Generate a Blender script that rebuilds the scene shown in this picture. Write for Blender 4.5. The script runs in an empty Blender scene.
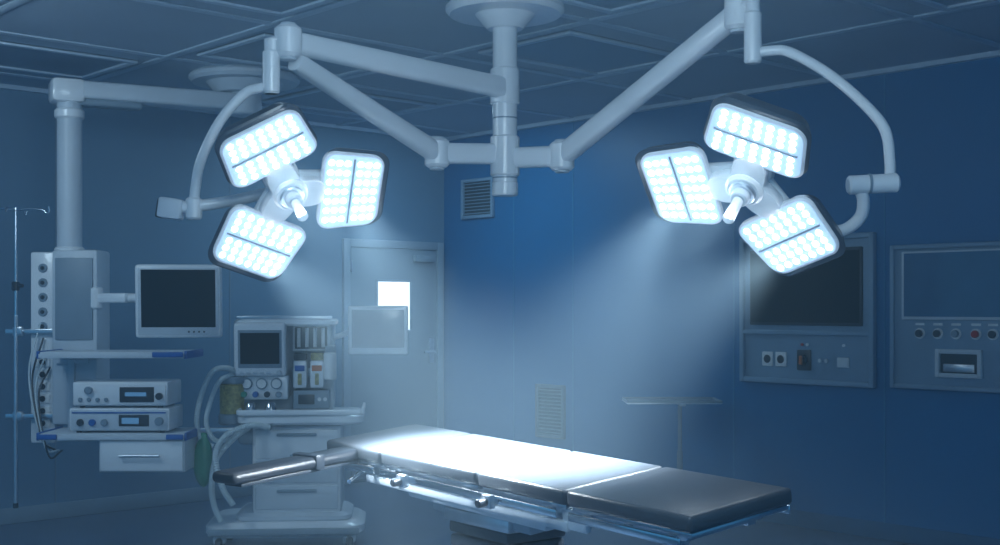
import bpy, bmesh, math, random
from mathutils import Vector, Matrix, Euler
random.seed(4)
scene = bpy.context.scene
TH = math.radians(42.7)          # heading of the viewer relative to the room's long wall
ST, CT = math.sin(TH), math.cos(TH)
def S(l, d, z=0.0):              # survey frame (metres right / ahead of the standpoint) -> room frame
    return Vector((ST*d + CT*l, CT*d - ST*l, z))
CEIL = 3.03

# ---------------------------------------------------------------- materials
def mat(name, col, rough=0.5, metal=0.0, emit=None, estr=0.0, var=0.06, scale=6.0, bump=0.0, spec=0.5, coat=0.0, alpha=1.0, trans=0.0):
    m = bpy.data.materials.new(name); m.use_nodes = True
    nt = m.node_tree; b = nt.nodes["Principled BSDF"]
    b.inputs["Roughness"].default_value = rough
    b.inputs["Metallic"].default_value = metal
    b.inputs["Specular IOR Level"].default_value = spec
    b.inputs["Coat Weight"].default_value = coat
    b.inputs["Transmission Weight"].default_value = trans
    tc = nt.nodes.new("ShaderNodeTexCoord")
    nz = nt.nodes.new("ShaderNodeTexNoise"); nz.inputs["Scale"].default_value = scale; nz.inputs["Detail"].default_value = 4
    nt.links.new(tc.outputs["Object"], nz.inputs["Vector"])
    rp = nt.nodes.new("ShaderNodeValToRGB")
    rp.color_ramp.elements[0].position = 0.3; rp.color_ramp.elements[1].position = 0.7
    rp.color_ramp.elements[0].color = [c*(1-var) for c in col]+[1]
    rp.color_ramp.elements[1].color = [min(1, c*(1+var)) for c in col]+[1]
    nt.links.new(nz.outputs["Fac"], rp.inputs["Fac"])
    nt.links.new(rp.outputs["Color"], b.inputs["Base Color"])
    if emit:
        b.inputs["Emission Color"].default_value = (*emit, 1); b.inputs["Emission Strength"].default_value = estr
    if bump:
        bp = nt.nodes.new("ShaderNodeBump"); bp.inputs["Strength"].default_value = bump; bp.inputs["Distance"].default_value = 0.01
        n2 = nt.nodes.new("ShaderNodeTexNoise"); n2.inputs["Scale"].default_value = scale*12
        nt.links.new(tc.outputs["Object"], n2.inputs["Vector"])
        nt.links.new(n2.outputs["Fac"], bp.inputs["Height"]); nt.links.new(bp.outputs["Normal"], b.inputs["Normal"])
    return m

M_north = mat("wall_grey_paint", (0.145,0.255,0.375), 0.55, scale=0.8, var=0.05)
M_east  = mat("wall_blue_panel", (0.008,0.150,0.36), 0.42, scale=0.7, var=0.07)
M_seam  = mat("panel_seam", (0.04,0.22,0.40), 0.6)
M_skirt = mat("blue_skirting", (0.015,0.11,0.24), 0.6)
M_floor = mat("floor_vinyl", (0.07,0.13,0.22), 0.30, scale=2.0, var=0.12)
M_ceil  = mat("ceiling_tile", (0.36,0.46,0.57), 0.7, scale=1.5, var=0.05)
M_bar   = mat("ceiling_bar", (0.50,0.61,0.72), 0.5)
M_diff  = mat("ceiling_diffuser", (0.18,0.27,0.38), 0.4, scale=3)
M_white = mat("white_enamel", (0.80,0.84,0.88), 0.28, coat=0.35, var=0.03)
M_lgrey = mat("light_grey_plastic", (0.56,0.63,0.70), 0.42, var=0.04)
M_mgrey = mat("mid_grey_plastic", (0.22,0.30,0.38), 0.45)
M_dark  = mat("dark_plastic", (0.03,0.04,0.055), 0.35)
M_pad   = mat("black_upholstery", (0.080,0.094,0.112), 0.32, bump=0.12, scale=10)
M_padk  = mat("black_arm_upholstery", (0.020,0.026,0.036), 0.38, bump=0.12, scale=10)
M_steel = mat("brushed_steel", (0.62,0.68,0.74), 0.30, metal=0.9, scale=20)
M_chrome= mat("chrome", (0.80,0.84,0.88), 0.15, metal=1.0)
M_panel = mat("stainless_panel", (0.22,0.34,0.47), 0.42, metal=0.1, scale=3)
M_screen= mat("screen_glass", (0.005,0.009,0.016), 0.12, spec=0.2)
M_scrlit= mat("pale_screen", (0.22,0.29,0.36), 0.15, emit=(0.45,0.6,0.75), estr=0.06)
M_viewer= mat("viewer_glass", (0.08,0.18,0.31), 0.06, spec=0.5, coat=0.3)
M_blue  = mat("blue_trim", (0.02,0.12,0.42), 0.4)
M_door  = mat("door_metal", (0.24,0.32,0.40), 0.4, metal=0.1, scale=2)
M_dfr   = mat("door_frame_metal", (0.30,0.39,0.48), 0.4, metal=0.1, scale=2)
M_glass_lit = mat("lit_window", (0.8,0.85,0.9), 0.3, emit=(0.72,0.86,1.0), estr=1.4)
M_hose  = mat("hose_plastic", (0.62,0.72,0.76), 0.35)
M_green = mat("green_bag", (0.03,0.27,0.17), 0.4)
M_amber = mat("soda_lime", (0.40,0.35,0.14), 0.3, scale=60, var=0.4)
M_red   = mat("red_knob", (0.45,0.04,0.03), 0.4)
M_orange= mat("orange_knob", (0.6,0.16,0.03), 0.4)
M_disp  = mat("blue_display", (0.02,0.05,0.1), 0.2, emit=(0.15,0.45,0.9), estr=0.35)
M_shell = mat("lamp_shell", (0.045,0.065,0.095), 0.3, coat=0.4)
M_rim   = mat("lamp_rim", (0.62,0.68,0.74), 0.25, emit=(0.6,0.8,1), estr=0.14)
M_plate = mat("lamp_plate", (0.35,0.48,0.62), 0.2, emit=(0.48,0.76,1.0), estr=0.66)
M_led   = mat("lamp_led", (1,1,1), 0.3, emit=(0.86,0.94,1.0), estr=12.0)
M_label = mat("label_white", (0.75,0.78,0.8), 0.5)

# ---------------------------------------------------------------- helpers
def link(ob, parent=None):
    scene.collection.objects.link(ob)
    if parent: ob.parent = parent
    return ob
def root(name, loc=(0,0,0), rz=0.0, mtx=None):
    e = bpy.data.objects.new(name, None); e.empty_display_size = 0.1
    scene.collection.objects.link(e)
    if mtx is not None: e.matrix_world = mtx
    else:
        e.location = loc; e.rotation_euler = (0,0,rz)
    return e
def finish(bm, name, parent, m, smooth=False, loc=(0,0,0), rot=(0,0,0), mtx=None):
    bmesh.ops.recalc_face_normals(bm, faces=bm.faces)
    me = bpy.data.meshes.new(name); bm.to_mesh(me); bm.free()
    me.materials.append(m)
    if smooth:
        me.polygons.foreach_set("use_smooth", [True]*len(me.polygons))
        try: me.set_sharp_from_angle(angle=math.radians(40))
        except Exception: pass
    ob = bpy.data.objects.new(name, me)
    if mtx is not None: ob.matrix_local = mtx
    else: ob.location = loc; ob.rotation_euler = rot
    return link(ob, parent)
def box(name, parent, c, s, m, bev=0.0, rot=(0,0,0), seg=2):
    bm = bmesh.new(); bmesh.ops.create_cube(bm, size=1)
    bmesh.ops.scale(bm, vec=s, verts=bm.verts)
    if bev > 0:
        bev = min(bev, min(s)*0.49)
        bmesh.ops.bevel(bm, geom=bm.edges[:], offset=bev, segments=seg, affect='EDGES', profile=0.5)
    return finish(bm, name, parent, m, bev > 0, loc=c, rot=rot)
def bx(name, parent, x0, x1, y0, y1, z0, z1, m, bev=0.0):
    return box(name, parent, ((x0+x1)/2,(y0+y1)/2,(z0+z1)/2), (abs(x1-x0),abs(y1-y0),abs(z1-z0)), m, bev)
def yzframe(name, r, x0, x1, y0, y1, z0, z1, t, m, bev=0.004):
    bx(name, r, x0,x1,y0,y0+t,z0,z1,m,bev); bx(name, r, x0,x1,y1-t,y1,z0,z1,m,bev)
    bx(name, r, x0+.001,x1,y0+t-.002,y1-t+.002,z0,z0+t,m,bev); bx(name, r, x0+.001,x1,y0+t-.002,y1-t+.002,z1-t,z1,m,bev)
def cyl(name, parent, p0, p1, r, m, r2=None, bev=0.0, seg=28):
    p0, p1 = Vector(p0), Vector(p1); d = p1-p0; L = d.length
    r2 = r if r2 is None else r2
    bm = bmesh.new()
    prof = [(0,0),(r-bev,0),(r,bev),(r2,L-bev),(r2-bev,L),(0,L)] if bev > 0 else [(0,0),(r,0),(r2,L),(0,L)]
    rings = []
    for rr, z in prof:
        if rr <= 0: rings.append([bm.verts.new((0,0,z))])
        else: rings.append([bm.verts.new((rr*math.cos(2*math.pi*i/seg), rr*math.sin(2*math.pi*i/seg), z)) for i in range(seg)])
    for a, b in zip(rings, rings[1:]):
        for i in range(seg):
            j = (i+1) % seg
            if len(a) == 1: bm.faces.new((a[0], b[i], b[j]))
            elif len(b) == 1: bm.faces.new((a[i], a[j], b[0]))
            else: bm.faces.new((a[i], a[j], b[j], b[i]))
    q = d.to_track_quat('Z','Y').to_matrix().to_4x4()
    return finish(bm, name, parent, m, True, mtx=Matrix.Translation(p0) @ q)
def catmull(pts, n):
    P = [Vector(p) for p in pts]
    if len(P) == 2: return [P[0].lerp(P[1], i/n) for i in range(n+1)]
    P = [P[0]*2-P[1]] + P + [P[-1]*2-P[-2]]
    out = []
    for k in range(1, len(P)-2):
        a,b,c,d = P[k-1:k+3]
        for i in range(n):
            t = i/n
            out.append(0.5*((2*b)+(c-a)*t+(2*a-5*b+4*c-d)*t*t+(3*b-a-3*c+d)*t**3))
    out.append(P[-2]); return out
def sweep(name, parent, pts, r, m, n=8, seg=14, rib=0.0, smooth=True, flat=1.0, r1=None, squ=1.0):
    path = catmull(pts, n) if smooth else [Vector(p) for p in pts]
    bm = bmesh.new(); rings = []
    N = len(path); t0 = (path[1]-path[0]).normalized()
    up = Vector((0,0,1)) if abs(t0.z) < 0.9 else Vector((1,0,0))
    side = t0.cross(up).normalized()
    def sp(v): return math.copysign(abs(v)**squ, v)
    for i, p in enumerate(path):
        t = (path[min(i+1,N-1)]-path[max(i-1,0)]).normalized()
        side = (side - t*side.dot(t)).normalized(); u = side.cross(t).normalized()
        rr = r if r1 is None else r+(r1-r)*i/(N-1)
        if rib and i % 2: rr *= (1-rib)
        rings.append([bm.verts.new(p + side*rr*flat*sp(math.cos(2*math.pi*k/seg)) + u*rr*sp(math.sin(2*math.pi*k/seg))) for k in range(seg)])
    for a, b in zip(rings, rings[1:]):
        for i in range(seg):
            j = (i+1) % seg; bm.faces.new((a[i],a[j],b[j],b[i]))
    bm.faces.new(rings[0]); bm.faces.new(rings[-1])
    return finish(bm, name, parent, m, True)
def rpoly(w, h, r, k=6, bulge=0.0):
    pts = []
    for cx, cy, a0 in ((w/2-r,h/2-r,0),(-w/2+r,h/2-r,90),(-w/2+r,-h/2+r,180),(w/2-r,-h/2+r,270)):
        for i in range(k+1):
            a = math.radians(a0+90*i/k); pts.append([cx+r*math.cos(a), cy+r*math.sin(a)])
    return pts
def slab(name, parent, w, h, r, z0, z1, m, loc=(0,0,0), rot=(0,0,0), taper=1.0, bev=0.0, skew=0.0):
    """rounded rectangle in local XY extruded z0..z1; skew narrows the +x side"""
    bm = bmesh.new(); P = rpoly(w, h, r)
    def ring(z, sc):
        return [bm.verts.new((x*sc, y*sc*(1-skew*(x/w)), z)) for x, y in P]
    if bev > 0:
        s = 1-2*bev/min(w,h)
        R = [ring(z0, taper*s), ring(z0+bev, taper), ring(z1-bev, 1), ring(z1, s)]
    else: R = [ring(z0, taper), ring(z1, 1)]
    n = len(P)
    for a, b in zip(R, R[1:]):
        for i in range(n):
            j = (i+1) % n; bm.faces.new((a[i],a[j],b[j],b[i]))
    bm.faces.new(R[0]); bm.faces.new(R[-1])
    return finish(bm, name, parent, m, True, loc=loc, rot=rot)

# ---------------------------------------------------------------- room shell
X1, Y1 = 7.2, 8.55
bx("floor", None, -2, X1+0.1, -2, Y1+0.1, -0.1, 0, M_floor)
bx("ceiling", None, -2, X1+0.1, -2, Y1+0.1, CEIL, CEIL+0.1, M_ceil)
bx("wall_north", None, -2, X1+0.1, Y1, Y1+0.1, 0, CEIL, M_north)
bx("wall_east", None, X1, X1+0.1, -2, Y1, 0, CEIL, M_east)
bx("baseboard_north", None, -2, 6.05, Y1-0.015, Y1, 0, 0.11, M_mgrey, 0.005)
bx("baseboard_east", None, X1-0.015, X1, -2, Y1-0.02, 0, 0.11, M_skirt, 0.005)
k = 1
for yy in (7.63, 6.93, 5.335, 4.146, 2.9, 1.7):
    bx("trim_%d" % k, None, X1-0.003, X1, yy-0.005, yy+0.005, 0.11, CEIL, M_seam); k += 1
for xx in (5.0, 3.6):
    bx("trim_%d" % k, None, xx-0.004, xx+0.004, Y1-0.003, Y1, 0.11, CEIL, M_mgrey); k += 1
bx("trim_%d" % k, None, X1-0.05, X1, -2, Y1, CEIL-0.03, CEIL, M_bar); k += 1
bx("trim_%d" % k, None, -2, X1-0.05, Y1-0.05, Y1, CEIL-0.03, CEIL, M_bar); k += 1
# ceiling grid
g = root("ceiling_grid")
xs = [1.2+1.2*i for i in range(5)]; ys = [0.9+1.2*i for i in range(7)]
xs = [x for x in xs if x < X1-0.1]; ys = [y for y in ys if y < Y1-0.1]
for x in xs: bx("bar_x", g, x-0.03, x+0.03, -2, Y1-0.05, CEIL-0.010, CEIL, M_bar, 0.003)
for y in ys: bx("bar_y", g, -2, X1-0.05, y-0.03, y+0.03, CEIL-0.009, CEIL-0.001, M_bar, 0.003)
def light_panel(xa, xb, ya, yb):
    r = root("ceiling_light_panel", ((xa+xb)/2,(ya+yb)/2,CEIL))
    w, h = xb-xa, yb-ya
    bx("diffuser", r, -w/2, w/2, -h/2, h/2, -0.008, 0, M_diff)
    for a,b,c,d in ((-w/2,w/2,-h/2,-h/2+.045),(-w/2,w/2,h/2-.045,h/2),(-w/2,-w/2+.045,-h/2+.045,h/2-.045),(w/2-.045,w/2,-h/2+.045,h/2-.045)):
        bx("frame", r, a,b,c,d,-0.020,0,M_bar,0.003)
for i in range(len(xs)-1):
    for j in range(len(ys)-1):
        if (i+j) % 2 == 0:
            light_panel(xs[i]+0.08, xs[i+1]-0.08, ys[j]+0.22, ys[j+1]-0.22)

# ---------------------------------------------------------------- door
d = root("door_1", (6.62, Y1, 0))
bx("jamb", d, -.55,-.48,-.035,0,0,2.08,M_dfr,0.006); bx("jamb", d, .48,.55,-.035,0,0,2.08,M_dfr,0.006)
bx("header", d, -.482,.482,-.034,0,2.01,2.079,M_dfr,0.006)
bx("leaf", d, -.478,.478,-.02,0,0.01,2.008,M_door,0.004)
for a,b,z0,z1 in ((-.21,.18,1.28,1.30),(-.21,.18,1.72,1.74),(-.21,-.19,1.3,1.72),(.16,.18,1.3,1.72)):
    bx("window_bead", d, a,b,-.032,-.02,z0,z1,M_dfr,0.003)
bx("window_pane", d, -.19,.16,-.026,-.02,1.30,1.72,M_glass_lit)
bx("kick_plate", d, -.46,.46,-.024,-.02,0.03,0.30,M_steel,0.002)
bx("lock_plate", d, .38,.44,-.03,-.02,1.0,1.22,M_steel,0.004)
cyl("lever_spindle", d, (.41,-.03,1.1),(.41,-.07,1.1),.011,M_steel)
cyl("lever", d, (.42,-.07,1.1),(.29,-.07,1.1),.011,M_steel,bev=.003)
bx("door_closer", d, .2,.42,-.07,-.02,1.90,1.96,M_mgrey,0.008)
for z in (.3,1.1,1.8): bx("hinge", d, -.492,-.468,-.04,-.02,z,z+.1,M_steel,0.004)

# ---------------------------------------------------------------- wall vents
def vent(y0,y1,z0,z1,mf):
    r = root("air_vent_grille", (X1,(y0+y1)/2,(z0+z1)/2)); w=(y1-y0)/2; h=(z1-z0)/2
    bx("back", r, -.006,0,-w+.005,w-.005,-h+.005,h-.005,M_dark)
    yzframe("frame", r, -.03,0,-w,w,-h,h,.03,mf)
    n=int((2*h-.06)/.028)
    for i in range(n):
        z=-h+.03+(i+.5)*(2*h-.06)/n
        box("slat", r, (-.016,0,z),(.014,2*w-.06,.004),mf,rot=(0,math.radians(-35),0))
vent(7.87,8.29,2.28,2.63,M_panel)
M_vent = mat("vent_grey", (0.09,0.14,0.19), 0.5)
vent(7.01,7.34,.42,.86,M_vent)

# ---------------------------------------------------------------- wall screen with control panel
w = root("wall_control_screen", (X1,4.729,0))
bx("back_plate", w, -.02,0,-.52,.52,.98,1.98,M_panel,0.004)
yzframe("frame", w, -.045,0,-.527,.527,.975,1.985,.035,M_panel,.006)
bx("mid_rail", w, -.044,-.015,-.493,.493,1.31,1.34,M_panel,.006)
bx("bezel", w, -.04,-.015,-.44,.44,1.375,1.895,M_dark,0.006)
bx("screen", w, -.044,-.038,-.425,.425,1.395,1.873,M_screen)
for yy in (.30,.19):
    bx("socket_plate", w, -.03,-.018,yy-.045,yy+.045,1.09,1.19,M_label,0.006)
    cyl("socket", w, (-.032,yy,1.14),(-.026,yy,1.14),.028,M_dark)
bx("switch_plate", w, -.03,-.018,-.05,.06,1.07,1.21,M_dark,0.008)
cyl("rotary_switch", w, (-.03,.005,1.14),(-.06,.005,1.14),.035,M_dark,bev=.005)
bx("rotary_grip", w, -.075,-.055,-.005,.015,1.11,1.17,M_orange,0.004)
for yy in (-.12,-.17): cyl("push_button", w, (-.02,yy,1.14),(-.035,yy,1.14),.014,M_lgrey,bev=.003)
bx("mini_display", w, -.028,-.018,-.34,-.25,1.10,1.165,M_lgrey,0.004)
for yy,mm in ((-.02,M_label),(.02,M_red),(-.3,M_label)): cyl("indicator", w, (-.02,yy,1.245),(-.03,yy,1.245),.01,mm)

w = root("wall_film_viewer", (X1,3.62,0))
bx("back_plate", w, -.02,0,-.465,.465,.99,1.888,M_panel,0.004)
yzframe("frame", w, -.04,0,-.47,.47,.985,1.893,.028,M_panel,.006)
bx("bezel", w, -.035,-.015,-.40,.39,1.42,1.85,M_lgrey,0.006)
bx("viewer_screen", w, -.038,-.03,-.375,.371,1.44,1.838,M_viewer)
for yy,mm in ((.269,M_dark),(.149,M_dark),(.03,M_mgrey),(-.097,M_red),(-.203,M_dark)):
    cyl("knob_ring", w, (-.02,yy,1.335),(-.027,yy,1.335),.034,M_label)
    cyl("knob", w, (-.027,yy,1.335),(-.05,yy,1.335),.023,mm,bev=.004)
    bx("knob_label", w, -.024,-.019,yy-.03,yy+.03,1.385,1.40,M_label)
yzframe("slot_frame", w, -.045,-.015,-.14,.16,1.065,1.24,.028,M_lgrey,.005)
bx("slot_recess", w, -.024,-.018,-.11,.13,1.09,1.215,M_dark)
bx("slot_flap", w, -.034,-.02,-.09,.11,1.10,1.15,M_steel,0.005)

# ---------------------------------------------------------------- surgical lamp
lamp = root("surgical_ceiling_lamp")
C0 = lambda z: S(.025,6.2,z)
cyl("ceiling_flange", lamp, C0(3.03), C0(2.97), .30, M_white, bev=.02, seg=48)
cyl("flange_cover", lamp, C0(2.99), C0(2.90), .16, M_white, r2=.10, bev=.01, seg=40)
cyl("column", lamp, C0(2.95), C0(2.10), .062, M_white, seg=36)
cyl("column_end", lamp, C0(2.13), C0(2.06), .066, M_white, bev=.006, seg=36)
for z0,z1 in ((2.70,2.52),(2.36,2.16)):
    cyl("collar", lamp, C0(z0), C0(z1), .074, M_white, bev=.006, seg=36)
for z in (2.45,2.15): cyl("collar_gap", lamp, C0(z+.004), C0(z-.004), .0635, M_mgrey)
def arm(pts, r, r1=None, flat=0.8): return sweep("arm", lamp, pts, r, M_white, n=8, seg=24, smooth=False, r1=r1, flat=flat, squ=.6)
def joint(l,dd,z,r=.06,h=.16):
    cyl("joint", lamp, S(l,dd,z-h/2), S(l,dd,z+h/2), r, M_white, bev=.014, seg=32)
    cyl("joint_cap", lamp, S(l,dd,z+h/2-.004), S(l,dd,z+h/2+.012), r*.6, M_lgrey, bev=.004)
    cyl("joint_cap", lamp, S(l,dd,z-h/2-.012), S(l,dd,z-h/2+.004), r*.6, M_lgrey, bev=.004)
# left support
arm([S(.0,6.15,2.60), S(-.879,5.1,2.60)], .052, .047)
joint(-.879,5.1,2.60,.058,.13)
arm([S(0,6.19,2.27), S(-.3125,6.1,2.262)], .052)
joint(-.3125,6.1,2.262,.062,.14)
arm([S(-.3125,6.1,2.262), S(-.86,5.15,2.53)], .050, .040)
sweep("arm_post", lamp, [S(-.90,5.09,2.60),S(-.945,5.08,2.60),S(-.945,5.08,2.38)], .030, M_white, smooth=False)
cyl("post_sleeve", lamp, S(-.945,5.08,2.56), S(-.945,5.08,2.38), .036, M_white, bev=.008)
sweep("curved_arm", lamp, [S(-.945,5.08,2.408),S(-.99,5.08,2.405),S(-1.057,5.08,2.379),S(-1.153,5.07,2.267),S(-1.231,5.07,2.109),S(-1.256,5.07,1.985),S(-1.262,5.07,1.91)], .021, M_white, n=10, seg=18)
# right support
arm([S(.05,6.19,2.25), S(.307,6.1,2.248)], .052)
joint(.307,6.1,2.248,.062,.14)
arm([S(.307,6.1,2.248), S(.974,5.1,2.71)], .052, .046)
joint(.985,5.08,2.72,.058,.15)
sweep("arm_post", lamp, [S(.985,5.08,2.74),S(1.028,5.0,2.74),S(1.028,5.0,2.5)], .030, M_white, smooth=False)
cyl("post_sleeve", lamp, S(1.028,5.0,2.70), S(1.028,5.0,2.49), .036, M_white, bev=.008)
sweep("curved_arm", lamp, [S(1.028,5.0,2.53),S(1.09,4.98,2.537),S(1.167,4.95,2.525),S(1.301,4.85,2.415),S(1.41,4.75,2.28),S(1.471,4.7,2.176),S(1.474,4.65,2.056),S(1.459,4.6,1.965)], .021, M_white, n=10, seg=18)
# bracket blocks
cyl("end_joint", lamp, S(-1.262,5.07,1.95), S(-1.262,5.07,1.86), .034, M_white, bev=.008)
sweep("bracket_arm", lamp, [S(-1.39,5.07,1.905),S(-1.26,5.07,1.915),S(-1.10,5.12,1.945),S(-.95,5.16,1.985),S(-.88,5.10,2.00)], .024, M_white, n=8)
box("bracket_box", lamp, S(-1.355,5.07,1.905), (.10,.08,.085), M_lgrey, .012, rot=(0,math.radians(8),-TH))
box("bracket_cap", lamp, S(-1.395,5.07,1.905), (.03,.07,.075), M_dark, .006, rot=(0,math.radians(8),-TH))
cyl("end_joint", lamp, S(1.49,4.6,1.965), S(1.30,4.6,1.955), .036, M_white, bev=.008)
cyl("end_joint_ring", lamp, S(1.385,4.6,1.960), S(1.375,4.6,1.960), .039, M_mgrey)
sweep("bracket_arm", lamp, [S(1.34,4.6,1.955),S(1.365,4.62,1.90),S(1.361,4.66,1.835),S(1.29,4.70,1.79),S(1.15,4.72,1.83),S(1.0,4.68,1.93),S(.95,4.60,2.0)], .024, M_white, n=8)

def head(pos, n, u, angs, target, power):
    n = S(n[0],n[1],n[2]).normalized(); u = S(u[0],u[1],u[2])
    u = (u-n*u.dot(n)).normalized(); v = n.cross(u)
    mtx = Matrix.Translation(pos) @ Matrix(((u.x,v.x,n.x,0),(u.y,v.y,n.y,0),(u.z,v.z,n.z,0),(0,0,0,1)))
    h = bpy.data.objects.new("lamp_head", None); link(h, lamp); h.matrix_world = mtx
    cyl("hub_back", h, (0,0,-.13),(0,0,-.03),.075,M_white,bev=.012,seg=36)
    # three-lobed hub body
    bm = bmesh.new(); rings=[]
    for zz,sc in ((-.055,.9),(-.045,1),(-.012,1),(-.004,.93)):
        ring=[]
        for i in range(72):
            th = 2*math.pi*i/72; c3 = math.cos(3*(th-math.radians(angs[0])))
            rr = (.125+.045*c3)*sc
            ring.append(bm.verts.new((rr*math.cos(th),rr*math.sin(th),zz)))
        rings.append(ring)
    for a,b in zip(rings,rings[1:]):
        for i in range(72): bm.faces.new((a[i],a[(i+1)%72],b[(i+1)%72],b[i]))
    bm.faces.new(rings[0]); bm.faces.new(rings[-1])
    finish(bm,"hub_body",h,M_white,True)
    cyl("hub", h, (0,0,-.03),(0,0,.012),.072,M_white,bev=.010,seg=40)
    cyl("hub_ring", h, (0,0,.005),(0,0,.025),.050,M_steel,bev=.004)
    cyl("handle_base", h, (0,0,.02),(0,0,.06),.034,M_lgrey,bev=.006)
    cyl("handle", h, (0,0,.05),(0,0,.17),.019,M_white,r2=.022,bev=.008)
    for a in angs:
        a = math.radians(a)
        p = bpy.data.objects.new("petal", None); link(p, h)
        ploc = Matrix.Rotation(a,4,'Z') @ Matrix.Translation((.256,0,0)) @ Matrix.Rotation(math.radians(-7),4,'Y')
        p.matrix_local = ploc
        box("spoke", p, (-.15,0,-.038),(.16,.15,.03),M_white,.012)
        slab("housing", p, .282, .380, .066, -.06, .0, M_shell, loc=(.014,0,-.002), taper=.88, bev=.008, skew=.14)
        slab("rim", p, .260, .360, .058, -.02, .008, M_rim, loc=(0,0,0), bev=.004, skew=.14)
        slab("lens_plate", p, .240, .340, .046, 0, .0095, M_plate, skew=.14)
        bm = bmesh.new()
        rows = (-.095,-.061,-.027,.027,.061,.095)
        cols = (-.132,-.088,-.044,0,.044,.088,.132)
        for ix, x in enumerate(rows):
            for iy, y in enumerate(cols):
                y2 = y*(1-.14*x/.24)
                m4 = Matrix.Translation((x,y2,.012))
                bmesh.ops.create_cone(bm, cap_ends=True, segments=12, radius1=.0132, radius2=.0100, depth=.006, matrix=m4)
        finish(bm, "led_array", p, M_led)
        box("divider", p, (0,0,.011),(.007,.31,.006),M_mgrey)
        ld = bpy.data.lights.new("petal_beam", 'SPOT'); ld.energy = power; ld.color = (.74,.89,1.0)
        ld.spot_size = math.radians(60); ld.spot_blend = .95; ld.shadow_soft_size = .06
        lo = bpy.data.objects.new("petal_beam", ld); scene.collection.objects.link(lo)
        wp = mtx @ ploc @ Vector((0,0,.075))
        lo.matrix_world = Matrix.Translation(wp) @ (target-wp).to_track_quat('-Z','Y').to_matrix().to_4x4()
        lo.parent = lamp
head(S(-.85,5.0,1.955),(.414,-.687,-.596),(.822,0,.57),(80,-37,205), S(-.10,4.78,.95), 430)
head(S(.893,4.5,1.928),(-.462,-.54,-.70),(.835,0,-.55),(109,-17,-137), S(.06,4.56,.95), 430)

# ---------------------------------------------------------------- operating table
P1 = Vector((.545,3.545)); t = Vector((-.611,.791)); wv = Vector((.791,.611))
ctr = P1 + t*1.05 + wv*.2315
rootT = root("operating_table", S(ctr.x,ctr.y,0))
ex = S(t.x,t.y,0).normalized(); ey = Vector((0,0,1)).cross(ex)
MT = Matrix.Translation(S(ctr.x,ctr.y,0)) @ Matrix(((ex.x,ey.x,0,0),(ex.y,ey.y,0,0),(0,0,1,0),(0,0,0,1)))
rootT.matrix_world = MT
top = bpy.data.objects.new("table_top", None); link(top, rootT)
top.matrix_local = Matrix.Translation((0,0,.938)) @ Matrix.Rotation(math.radians(-5.5),4,'X') @ Matrix.Rotation(math.radians(-1.2),4,'Y')
W = .463
secs = ((-1.05,-.50),(-.492,-.02),(-.012,.62),(.628,1.05))
for i,(a,b) in enumerate(secs):
    box("mattress_%d"%i, top, ((a+b)/2,0,-.027),(b-a,W,.054),M_pad,.014,seg=3)
    box("section_plate_%d"%i, top, ((a+b)/2,0,-.062),(b-a-.02,W-.03,.016),M_steel,.004)
for s in (1,-1):
    for a,b in ((-1.02,-.53),(-.47,.60),(.65,1.02)):
        box("side_rail", top, ((a+b)/2,s*(W/2+.016),-.078),(b-a,.010,.028),M_chrome,.003)
        for x in (a+.06,(a+b)/2,b-.06):
            box("rail_spacer", top, (x,s*(W/2-.004),-.078),(.03,.034,.018),M_steel,.003)
    box("frame_beam", top, (0,s*.15,-.095),(1.9,.04,.05),M_steel,.006)
    box("frame_beam_lower", top, (.15,s*.20,-.130),(1.25,.025,.035),M_lgrey,.006)
    box("leg_hinge", top, (-.50,s*.19,-.105),(.12,.03,.075),M_white,.012)
    box("head_hinge", top, (.63,s*.19,-.105),(.10,.03,.07),M_white,.012)
    for x in (-.12,.42):
        box("rail_clamp", top, (x,s*(W/2+.03),-.085),(.05,.03,.05),M_steel,.008)
        cyl("clamp_knob", top, (x,s*(W/2+.04),-.085),(x,s*(W/2+.08),-.085),.016,M_dark,bev=.004)
for x in (-.95,-.5,0,.5,.95): box("cross_member", top, (x,0,-.085),(.05,.34,.03),M_steel,.004)
box("seat_frame", top, (.1,0,-.155),(.85,.36,.05),M_lgrey,.015)
box("seat_frame_lower", top, (.1,0,-.195),(.60,.30,.05),M_mgrey,.012)
box("pedestal_cap", rootT, (.1,0,.72),(.40,.30,.05),M_steel,.01)
for i in range(9):
    z = .695-.05*i; box("bellows_%d"%i, rootT, (.1,0,z-.02),(.36-(i%2)*.03+.006*i,.28+.006*i,.046),M_dark,.012)
box("pedestal_foot", rootT, (.1,0,.22),(.44,.36,.10),M_white,.03)
box("base", rootT, (.05,0,.11),(1.15,.50,.12),M_white,.04,seg=3)
for sx in (-.45,.55):
    for sy in (-.19,.19): cyl("caster", rootT, (sx,sy-.02,.045),(sx,sy+.02,.045),.045,M_dark,bev=.008)
# arm board
A0 = S(-.565,5.12,.905); A1 = S(-1.03,4.55,.865)
inv = MT.inverted()
a0, a1 = inv@A0, inv@A1
dr = (a1-a0); L = dr.length; q = dr.to_track_quat('X','Z').to_matrix().to_4x4()
ab = bpy.data.objects.new("arm_board", None); link(ab, rootT); ab.matrix_local = Matrix.Translation(a0) @ q
box("arm_pad", ab, (L/2,0,0),(L,.135,.045),M_padk,.02,seg=3)
box("arm_plate", ab, (L/2-.02,0,-.03),(L-.06,.10,.014),M_dark,.003)
box("arm_strap", ab, (L*.42,0,.002),(.045,.145,.056),M_dark,.006)
box("arm_clamp", ab, (.02,0,-.055),(.10,.09,.05),M_steel,.01)
cyl("arm_clamp_lever", ab, (.04,.05,-.06),(.16,.07,-.10),.010,M_chrome)
box("strap_buckle", ab, (L*.42,-.075,.0),(.05,.015,.05),M_mgrey,.004)

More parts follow.
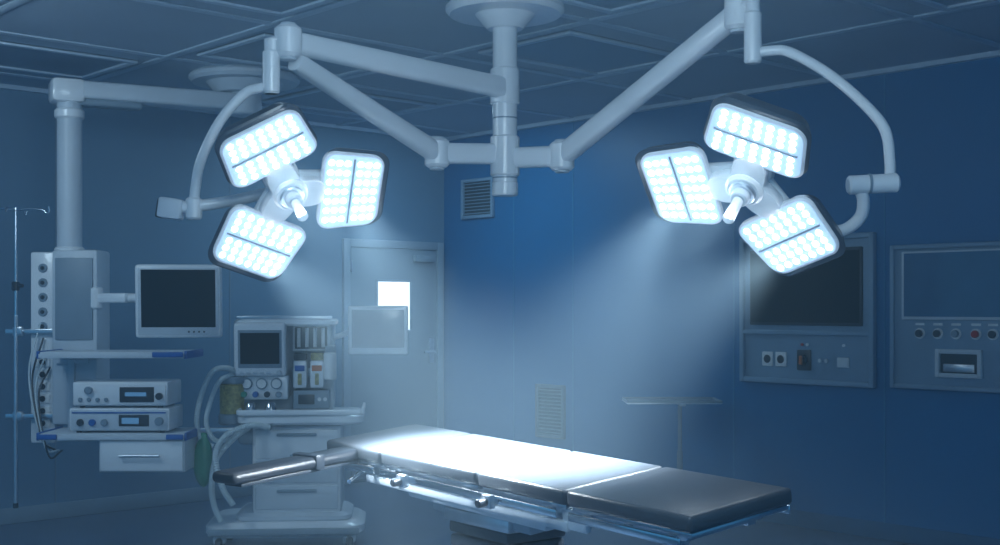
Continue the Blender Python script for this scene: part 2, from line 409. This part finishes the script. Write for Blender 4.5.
# ---------------------------------------------------------------- pendant with shelves
pd = root("ceiling_supply_pendant", S(-2.626,7.6,0), -TH)
cyl("ceiling_flange", pd, (.946,.5,3.03),(.946,.5,2.97),.36,M_lgrey,bev=.02,seg=48)
cyl("flange_drum", pd, (.946,.5,2.98),(.946,.5,2.90),.25,M_lgrey,r2=.20,bev=.01,seg=40)
def beam(name, parent, a, b, w_, h_, m, bev=.02):
    a,b=Vector(a),Vector(b); dv=b-a
    ob = box(name,parent,(0,0,0),(dv.length+w_,w_,h_),m,bev,seg=3)
    ob.matrix_local = Matrix.Translation((a+b)/2) @ dv.to_track_quat('X','Z').to_matrix().to_4x4(); return ob
beam("boom_arm", pd, (.946,.5,2.84),(-.03,0,2.84),.17,.11,M_lgrey)
beam("boom_cap", pd, (.3,.17,2.77),(-.03,0,2.77),.12,.05,M_mgrey)
cyl("boom_joint", pd, (.946,.5,2.92),(.946,.5,2.76),.11,M_lgrey,bev=.01)
box("boom_end", pd, (-.05,0,2.83),(.20,.20,.15),M_white,.03,rot=(0,0,.47))
cyl("pole", pd, (-.034,0,2.80),(-.034,0,1.83),.075,M_lgrey,seg=32)
for z in (2.72,1.87): cyl("pole_collar", pd, (-.034,0,z),(-.034,0,z-.06),.09,M_white,bev=.01)
bx("service_column", pd, -.11,.17,-.10,.16,.78,1.85,M_lgrey,.02)
bx("service_column_face", pd, -.085,.145,-.112,-.10,1.30,1.80,M_mgrey,.006)
bx("service_wing", pd, -.27,-.115,-.02,.14,.66,1.84,M_white,.015)
for i in range(5):
    z=1.74-.09*i
    cyl("gas_outlet", pd, (-.19,-.03,z),(-.19,-.015,z),.028,M_mgrey,bev=.004)
    cyl("gas_outlet_ring", pd, (-.19,-.036,z),(-.19,-.02,z),.012,M_dark)
for i in range(6):
    z=1.16-.075*i
    bx("power_socket", pd, -.235,-.145,-.03,-.018,z-.028,z+.028,M_label,.005)
    cyl("socket_hole", pd, (-.19,-.034,z),(-.19,-.026,z),.018,M_dark)
for z in (1.35,.83): bx("equipment_rail", pd, -.41,-.10,-.055,-.035,z-.015,z+.015,M_steel,.003)
for z in (1.35,.83): bx("rail_stay", pd, -.20,-.16,-.04,-.01,z-.012,z+.012,M_steel,.003)
# monitor
DX = .11
cyl("monitor_arm_a", pd, (.16,-.05,1.555),(.50,-.17,1.555),.028,M_white)
cyl("monitor_arm_pivot", pd, (.15,-.07,1.62),(.15,-.07,1.49),.045,M_white,bev=.008)
box("monitor_arm_b", pd, (.27,-.11,1.555),(.22,.06,.06),M_white,.015,rot=(0,0,-.35))
mo = bpy.data.objects.new("monitor", None); link(mo, pd); mo.location=(.70,-.22,1.535); mo.rotation_euler=(math.radians(4),0,math.radians(6))
box("monitor_body", mo, (0,0,0),(.51,.045,.44),M_white,.02,seg=3)
box("monitor_bezel", mo, (0,-.02,.0),(.475,.012,.405),M_lgrey,.006)
box("monitor_screen", mo, (0,-.026,.018),(.435,.004,.345),M_screen)
box("monitor_hump", mo, (0,.04,0),(.26,.05,.24),M_lgrey,.02)
for i in range(4): cyl("monitor_button", mo, (.06+.03*i,-.03,-.182),(.06+.03*i,-.024,-.182),.006,M_dark)
cyl("monitor_mount", mo, (0,.03,0),(-.20,.06,.015),.03,M_white)
for nm,z,th in (("upper_shelf",1.225,.03),("lower_shelf",.752,.03)):
    bx(nm, pd, -.15+DX,.69+DX,-.48,-.10,z-th/2,z+th/2,M_lgrey,.006)
    for xx in (-.165+DX,.69+DX): bx(nm+"_end", pd, xx,xx+.015,-.49,-.09,z-.025,z+.02,M_blue,.003)
    bx(nm+"_rail", pd, -.15+DX,.69+DX,-.50,-.485,z-.022,z+.005,M_lgrey,.003)
    bx(nm+"_bracket", pd, -.08,.12,-.12,-.08,z-.07,z,M_lgrey,.006)
bx("shelf_post", pd, .0,.04,-.13,-.09,.75,1.22,M_lgrey,.004)
bx("shelf_handle_blue", pd, .70,.80,-.515,-.50,.735,.765,M_blue,.005)
bx("shelf_handle_blue2", pd, -.04,.07,-.515,-.50,.735,.765,M_blue,.005)
bx("shelf_handle_blue3", pd, .62,.80,-.515,-.50,1.21,1.24,M_blue,.005)
bx("drawer_unit", pd, .30,.80,-.47,-.10,.54,.735,M_lgrey,.01)
bx("drawer_front", pd, .31,.79,-.485,-.47,.55,.725,M_white,.008)
cyl("drawer_handle", pd, (.43,-.51,.64),(.66,-.51,.64),.008,M_steel)
for xx in (.44,.65): cyl("handle_post", pd, (xx,-.485,.64),(xx,-.51,.64),.006,M_steel)
for i in range(4):
    x0=-.20+.02*i
    sweep("cable", pd, [(x0,-.04,1.40-.09*i),(x0-.05,-.09,1.1-.05*i),(x0+.02,-.12,.75-.05*i),(x0+.08,-.05,.62)], .006, M_dark if i%2 else M_hose, n=10, seg=8)

def instr(name, x0,x1,z0,z1,kind):
    x0 += .12; x1 += .12
    r = root(name, S(-2.626,7.6,0), -TH)
    bx("case", r, x0,x1,-.45,-.14,z0+.012,z1,M_white,.012)
    bx("front_panel", r, x0+.012,x1-.012,-.458,-.445,z0+.02,z1-.012,M_lgrey if kind else M_white,.004)
    for xx in (x0+.05,x1-.05):
        for yy in (-.42,-.17): cyl("foot", r, (xx,yy,z0),(xx,yy,z0+.014),.015,M_dark)
    W_=x1-x0
    if kind==0:
        bx("display", r, x0+W_*.50,x0+W_*.86,-.464,-.455,z0+.035,z1-.03,M_dark,.003)
        bx("display_lit", r, x0+W_*.56,x0+W_*.78,-.467,-.46,z0+.07,z1-.06,M_disp)
        for i in range(4): cyl("button", r, (x0+.05+.05*i,-.47,z0+.05),(x0+.05+.05*i,-.455,z0+.05),.012,M_mgrey,bev=.003)
        cyl("dial", r, (x0+.10,-.485,z0+.105),(x0+.10,-.455,z0+.105),.022,M_mgrey,bev=.004)
        cyl("dial", r, (x1-.045,-.485,z0+.07),(x1-.045,-.455,z0+.07),.02,M_dark,bev=.004)
    else:
        for i in range(3): cyl("connector", r, (x0+.07+.07*i,-.475,(z0+z1)/2-.01),(x0+.07+.07*i,-.455,(z0+z1)/2-.01),.02,(M_dark,M_blue,M_mgrey)[i],bev=.003)
        bx("display_bezel", r, x0+W_*.50,x0+W_*.80,-.462,-.455,z0+.04,z1-.038,M_dark,.003)
        bx("display", r, x0+W_*.53,x0+W_*.70,-.465,-.458,z0+.055,z1-.055,M_disp,.003)
        bx("stripe", r, x0+.02,x1-.02,-.461,-.456,z1-.03,z1-.022,M_blue)
        cyl("dial", r, (x1-.055,-.485,z0+.07),(x1-.055,-.455,z0+.07),.024,M_mgrey,bev=.004)
    return r
instr("electrosurgical_unit", 0,.585,.767,.912,1)
instr("patient_vital_monitor", .02,.575,.912,1.065,0)

iv = root("iv_pole", S(-2.965,7.53,0), -TH)
cyl("tube", iv, (0,0,.29),(0,0,1.45),.013,M_steel); cyl("inner_tube", iv, (0,0,1.40),(0,0,2.11),.009,M_chrome)
cyl("lock_knob", iv, (0,0,1.60),(0,0,1.655),.024,M_dark,bev=.005)
cyl("lock_knob_side", iv, (0,0,1.63),(.05,-.01,1.63),.012,M_dark,bev=.003)
for z in (1.35,.83): box("rail_clamp", iv, (.01,.012,z),(.06,.04,.06),M_steel,.008)
for s in (-1,1):
    sweep("hook", iv, [(0,0,2.09),(s*.07,0,2.10),(s*.16,0,2.095),(s*.19,0,2.075),(s*.205,0,2.09),(s*.20,0,2.115)], .006, M_chrome, seg=10)
    sweep("hook", iv, [(0,0,2.09),(0,s*.07,2.10),(0,s*.12,2.095),(0,s*.15,2.075),(0,s*.165,2.10)], .006, M_chrome, seg=10)
cyl("end_cap", iv, (0,0,.27),(0,0,.30),.016,M_dark)

# ---------------------------------------------------------------- anaesthesia machine
am = root("anaesthesia_machine", S(-1.315,7.7,0), -TH+math.radians(5))
slab("base", am, .96, .62, .12, .11, .20, M_white, loc=(-.01,0,0), bev=.025)
slab("base_top", am, .70, .50, .08, .19, .25, M_lgrey, loc=(.04,0,0), bev=.02)
for sx in (-.40,.38):
    for sy in (-.24,.24):
        cyl("caster", am, (sx-.022,sy,.06),(sx+.022,sy,.06),.06,M_dark,bev=.01)
        box("caster_fork", am, (sx,sy,.095),(.075,.07,.05),M_lgrey,.015)
bx("foot_rail", am, -.46,.44,-.335,-.31,.13,.17,M_mgrey,.008)
bx("cabinet", am, -.21,.33,-.22,.24,.24,.78,M_white,.025)
for i,(z0,z1) in enumerate(((.58,.755),(.43,.565),(.27,.415))):
    bx("drawer_%d"%i, am, -.19,.31,-.235,-.215,z0,z1,M_lgrey if i else M_white,.008)
    bx("drawer_pull_%d"%i, am, -.06,.18,-.25,-.23,z1-.04,z1-.022,M_mgrey,.005)
slab("worktop", am, .76, .60, .10, .79, .85, M_white, loc=(.085,-.03,0), bev=.015)
slab("worktop_inset", am, .64, .36, .05, .845, .855, M_lgrey, loc=(.09,-.10,0))
for a,b,c,e in ((-.28,.45,-.345,-.325),(-.295,-.275,-.30,.2),(.448,.468,-.30,.2)):
    bx("worktop_rail", am, a,b,c,e,.85,.885,M_white,.008)
bx("absorber_block", am, -.30,-.02,-.20,.12,.66,.80,M_mgrey,.03)
bx("tower_back", am, -.31,.27,.06,.28,.85,1.40,M_lgrey,.015)
slab("top_shelf", am, .62, .46, .05, 1.385, 1.425, M_white, loc=(-.02,.06,0), bev=.01)
bx("top_rail", am, -.31,.27,-.165,-.15,1.425,1.445,M_steel,.004)
bx("top_box", am, -.30,-.02,-.05,.24,1.425,1.445,M_white,.01)
ms = bpy.data.objects.new("ventilator_screen", None); link(ms, am); ms.location=(-.165,-.14,1.245); ms.rotation_euler=(math.radians(6),0,0)
box("screen_case", ms, (0,0,0),(.315,.12,.33),M_white,.02,seg=3)
box("screen_bezel", ms, (0,-.058,.005),(.265,.012,.235),M_mgrey,.006)
box("screen", ms, (0,-.065,.01),(.235,.005,.19),M_screen)
cyl("encoder_knob", ms, (.115,-.06,-.14),(.115,-.085,-.14),.016,M_lgrey,bev=.004)
for i in range(5): box("key", ms, (-.11+.04*i,-.062,-.14),(.026,.008,.014),M_lgrey,.003)
bx("flow_panel", am, -.31,0,-.14,.06,.93,1.08,M_white,.012)
for i in range(3):
    cyl("gauge_rim", am, (-.25+.09*i,-.155,1.03),(-.25+.09*i,-.14,1.03),.035,M_mgrey,bev=.004)
    cyl("gauge_face", am, (-.25+.09*i,-.158,1.03),(-.25+.09*i,-.15,1.03),.027,M_label)
for i in range(4):
    cyl("flow_knob", am, (-.265+.07*i,-.18,.965),(-.265+.07*i,-.14,.965),.018,(M_green,M_blue,M_dark,M_mgrey)[i],bev=.004)
bx("vaporizer_bar", am, .0,.27,-.02,.06,1.06,1.12,M_steel,.006)
for i,(x,mm) in enumerate(((.07,M_dark),(.175,M_amber))):
    bx("vaporizer", am, x-.042,x+.042,-.13,.0,1.00,1.17,M_white,.012)
    cyl("vaporizer_dial", am, (x,-.065,1.17),(x,-.065,1.215),.042,mm,bev=.006)
    bx("vaporizer_window", am, x-.012,x+.012,-.137,-.125,1.02,1.09,M_amber,.003)
    bx("vaporizer_label", am, x-.03,x+.03,-.135,-.128,1.105,1.14,(M_blue,M_orange)[i],.002)
bx("flowmeter_block", am, .02,.25,-.06,.06,1.225,1.385,M_white,.01)
bx("flowmeter_window", am, .035,.235,-.066,-.058,1.24,1.375,M_dark,.003)
for i in range(4):
    cyl("flow_tube", am, (.06+.05*i,-.07,1.25),(.06+.05*i,-.07,1.37),.011,M_label)
bx("suction_jar_holder", am, .225,.285,-.14,.08,1.05,1.26,M_mgrey,.01)
cyl("suction_jar", am, (.255,-.12,1.05),(.255,-.12,1.22),.04,M_label,bev=.01)
bx("monitor_module", am, .03,.25,-.12,.06,.87,.985,M_mgrey,.01)
bx("module_display", am, .06,.16,-.127,-.118,.90,.96,M_dark,.003)
for i in range(2): cyl("module_port", am, (.19+.035*i,-.13,.93),(.19+.035*i,-.115,.93),.012,M_label)
cyl("canister", am, (-.34,-.13,.84),(-.34,-.13,1.03),.075,M_amber,bev=.01,seg=32)
cyl("canister_lid", am, (-.34,-.13,1.03),(-.34,-.13,1.075),.082,M_mgrey,bev=.01,seg=32)
cyl("canister_foot", am, (-.34,-.13,.78),(-.34,-.13,.85),.082,M_mgrey,bev=.01,seg=32)
bx("canister_bracket", am, -.36,-.22,-.10,.05,.80,.84,M_lgrey,.008)
for x in (-.22,-.10):
    cyl("valve_dome", am, (x,-.20,.86),(x,-.20,.92),.038,M_chrome,r2=.03,bev=.008)
    cyl("hose_port", am, (x,-.24,.80),(x,-.33,.78),.022,M_mgrey)
def hose(pts, r=.020, m=M_hose): return sweep("breathing_hose", am, pts, r, m, n=26, seg=12, rib=.25)
hose([(-.22,-.33,.78),(-.30,-.38,.72),(-.40,-.38,.60),(-.43,-.36,.45),(-.42,-.34,.32),(-.38,-.33,.22)])
hose([(-.10,-.33,.78),(-.20,-.42,.80),(-.34,-.42,.74),(-.40,-.42,.62),(-.36,-.42,.44),(-.30,-.40,.33)])
hose([(-.30,-.13,1.09),(-.36,-.22,1.13),(-.44,-.26,1.11),(-.50,-.28,.98),(-.53,-.28,.82),(-.50,-.28,.70),(-.44,-.26,.66)],.018)
hose([(-.33,-.16,1.09),(-.40,-.26,1.05),(-.45,-.30,.92),(-.47,-.30,.80),(-.42,-.28,.70),(-.34,-.26,.70)],.016)
bm = bmesh.new(); rings=[]
for z,r_ in ((.76,.018),(.72,.022),(.67,.045),(.60,.06),(.53,.06),(.47,.045),(.43,.02),(.42,.004)):
    rings.append([bm.verts.new((-.49+r_*math.cos(2*math.pi*i/20),-.28+r_*.75*math.sin(2*math.pi*i/20),z)) for i in range(20)])
for a,b in zip(rings,rings[1:]):
    for i in range(20): bm.faces.new((a[i],a[(i+1)%20],b[(i+1)%20],b[i]))
bm.faces.new(rings[0]); bm.faces.new(rings[-1])
finish(bm,"breathing_bag",am,M_green,True)
bx("bag_arm", am, -.51,-.25,-.295,-.265,.745,.775,M_steel,.006)
cyl("side_arm", am, (.25,.10,1.30),(.40,.05,1.35),.018,M_white)
cyl("side_arm2", am, (.40,.05,1.28),(.40,.05,1.42),.024,M_white,bev=.006)
cyl("side_arm3", am, (.40,.05,1.35),(.54,-.02,1.355),.018,M_white)
sd = bpy.data.objects.new("side_display", None); link(sd, am); sd.location=(.55,-.06,1.355); sd.rotation_euler=(math.radians(2),0,math.radians(-4))
box("display_case", sd, (0,0,0),(.375,.035,.305),M_white,.012,seg=3)
box("display_screen", sd, (0,-.018,.010),(.325,.006,.235),M_scrlit,.002)
box("display_hump", sd, (0,.03,0),(.18,.04,.16),M_lgrey,.012)

# ---------------------------------------------------------------- instrument stand
st = root("instrument_stand", S(1.19,8.55,0), math.radians(90)-TH)
bx("tray", st, -.18,.18,-.325,.325,.838,.848,M_steel,.003)
for a,b,c,e in ((-.18,-.17,-.325,.325),(.17,.18,-.325,.325),(-.17,.17,-.325,-.315),(-.17,.17,.315,.325)):
    bx("tray_lip", st, a,b,c,e,.845,.862,M_mgrey,.003)
cyl("post", st, (0,-.06,.10),(0,-.06,.838),.014,M_mgrey)
cyl("post_sleeve", st, (0,-.06,.10),(0,-.06,.50),.02,M_mgrey,bev=.003)
for sx in (-1,1):
    for yy in (-.28,.2):
        beam("foot_beam", st, (sx*.02,-.06,.09),(sx*.16,yy,.07),.03,.03,M_steel,.006)
        cyl("caster", st, (sx*.16,yy-.01,.03),(sx*.16,yy+.01,.03),.03,M_dark,bev=.004)
bx("tray_support", st, -.15,.15,-.08,-.04,.822,.838,M_steel,.004)

# ---------------------------------------------------------------- faint haze in the air (makes the lamp beams visible)
hz = bx("air_haze", None, -1.9, X1-.06, -1.9, 5.85, .02, CEIL-.04, M_label)
hm = bpy.data.materials.new("air_haze"); hm.use_nodes = True; nt = hm.node_tree
for nn in list(nt.nodes): nt.nodes.remove(nn)
o = nt.nodes.new("ShaderNodeOutputMaterial"); vs = nt.nodes.new("ShaderNodeVolumeScatter")
vs.inputs["Color"].default_value = (.60,.84,1,1); vs.inputs["Density"].default_value = .037; vs.inputs["Anisotropy"].default_value = 0.0
nt.links.new(vs.outputs[0], o.inputs["Volume"])
hz.data.materials.clear(); hz.data.materials.append(hm)

# ---------------------------------------------------------------- lights, world, camera
def area(name, loc, target, size, power, col):
    ld = bpy.data.lights.new(name,'AREA'); ld.energy=power; ld.size=size; ld.color=col
    lo = bpy.data.objects.new(name, ld); scene.collection.objects.link(lo)
    lo.matrix_world = Matrix.Translation(Vector(loc)) @ (Vector(target)-Vector(loc)).to_track_quat('-Z','Y').to_matrix().to_4x4()
# added fill lights, not fixtures of the room
area("added_front_fill", S(0,2.6,2.9), S(0,6.0,1.9), 1.4, 58, (.58,.83,1.0))  # added fill from above the viewer, brightens lamp arms and table
area("added_corner_wash", (5.9,7.2,2.98), (6.1,7.4,0), 1.0, 28, (.44,.76,1.0))  # added wash for the glow on the walls near the corner
area("added_pendant_fill", S(-3.0,5.6,2.9), S(-2.1,7.6,1.1), .7, 22, (.58,.83,1.0))  # added fill outside the view, brightens the pendant equipment
wd = bpy.data.worlds.new("World"); scene.world = wd; wd.use_nodes = True
bg = wd.node_tree.nodes["Background"]; bg.inputs[0].default_value = (.08,.41,.88,1); bg.inputs[1].default_value = .50
cam_d = bpy.data.cameras.new("camera"); cam = bpy.data.objects.new("camera", cam_d); scene.collection.objects.link(cam)
cam.location = (0,0,1.5); cam.rotation_euler = (math.radians(90),0,-TH)
cam_d.sensor_width = 36; cam_d.lens = 44.28; cam_d.shift_y = .0345; cam_d.clip_start = .05
scene.camera = cam
scene.view_settings.view_transform = 'Standard'
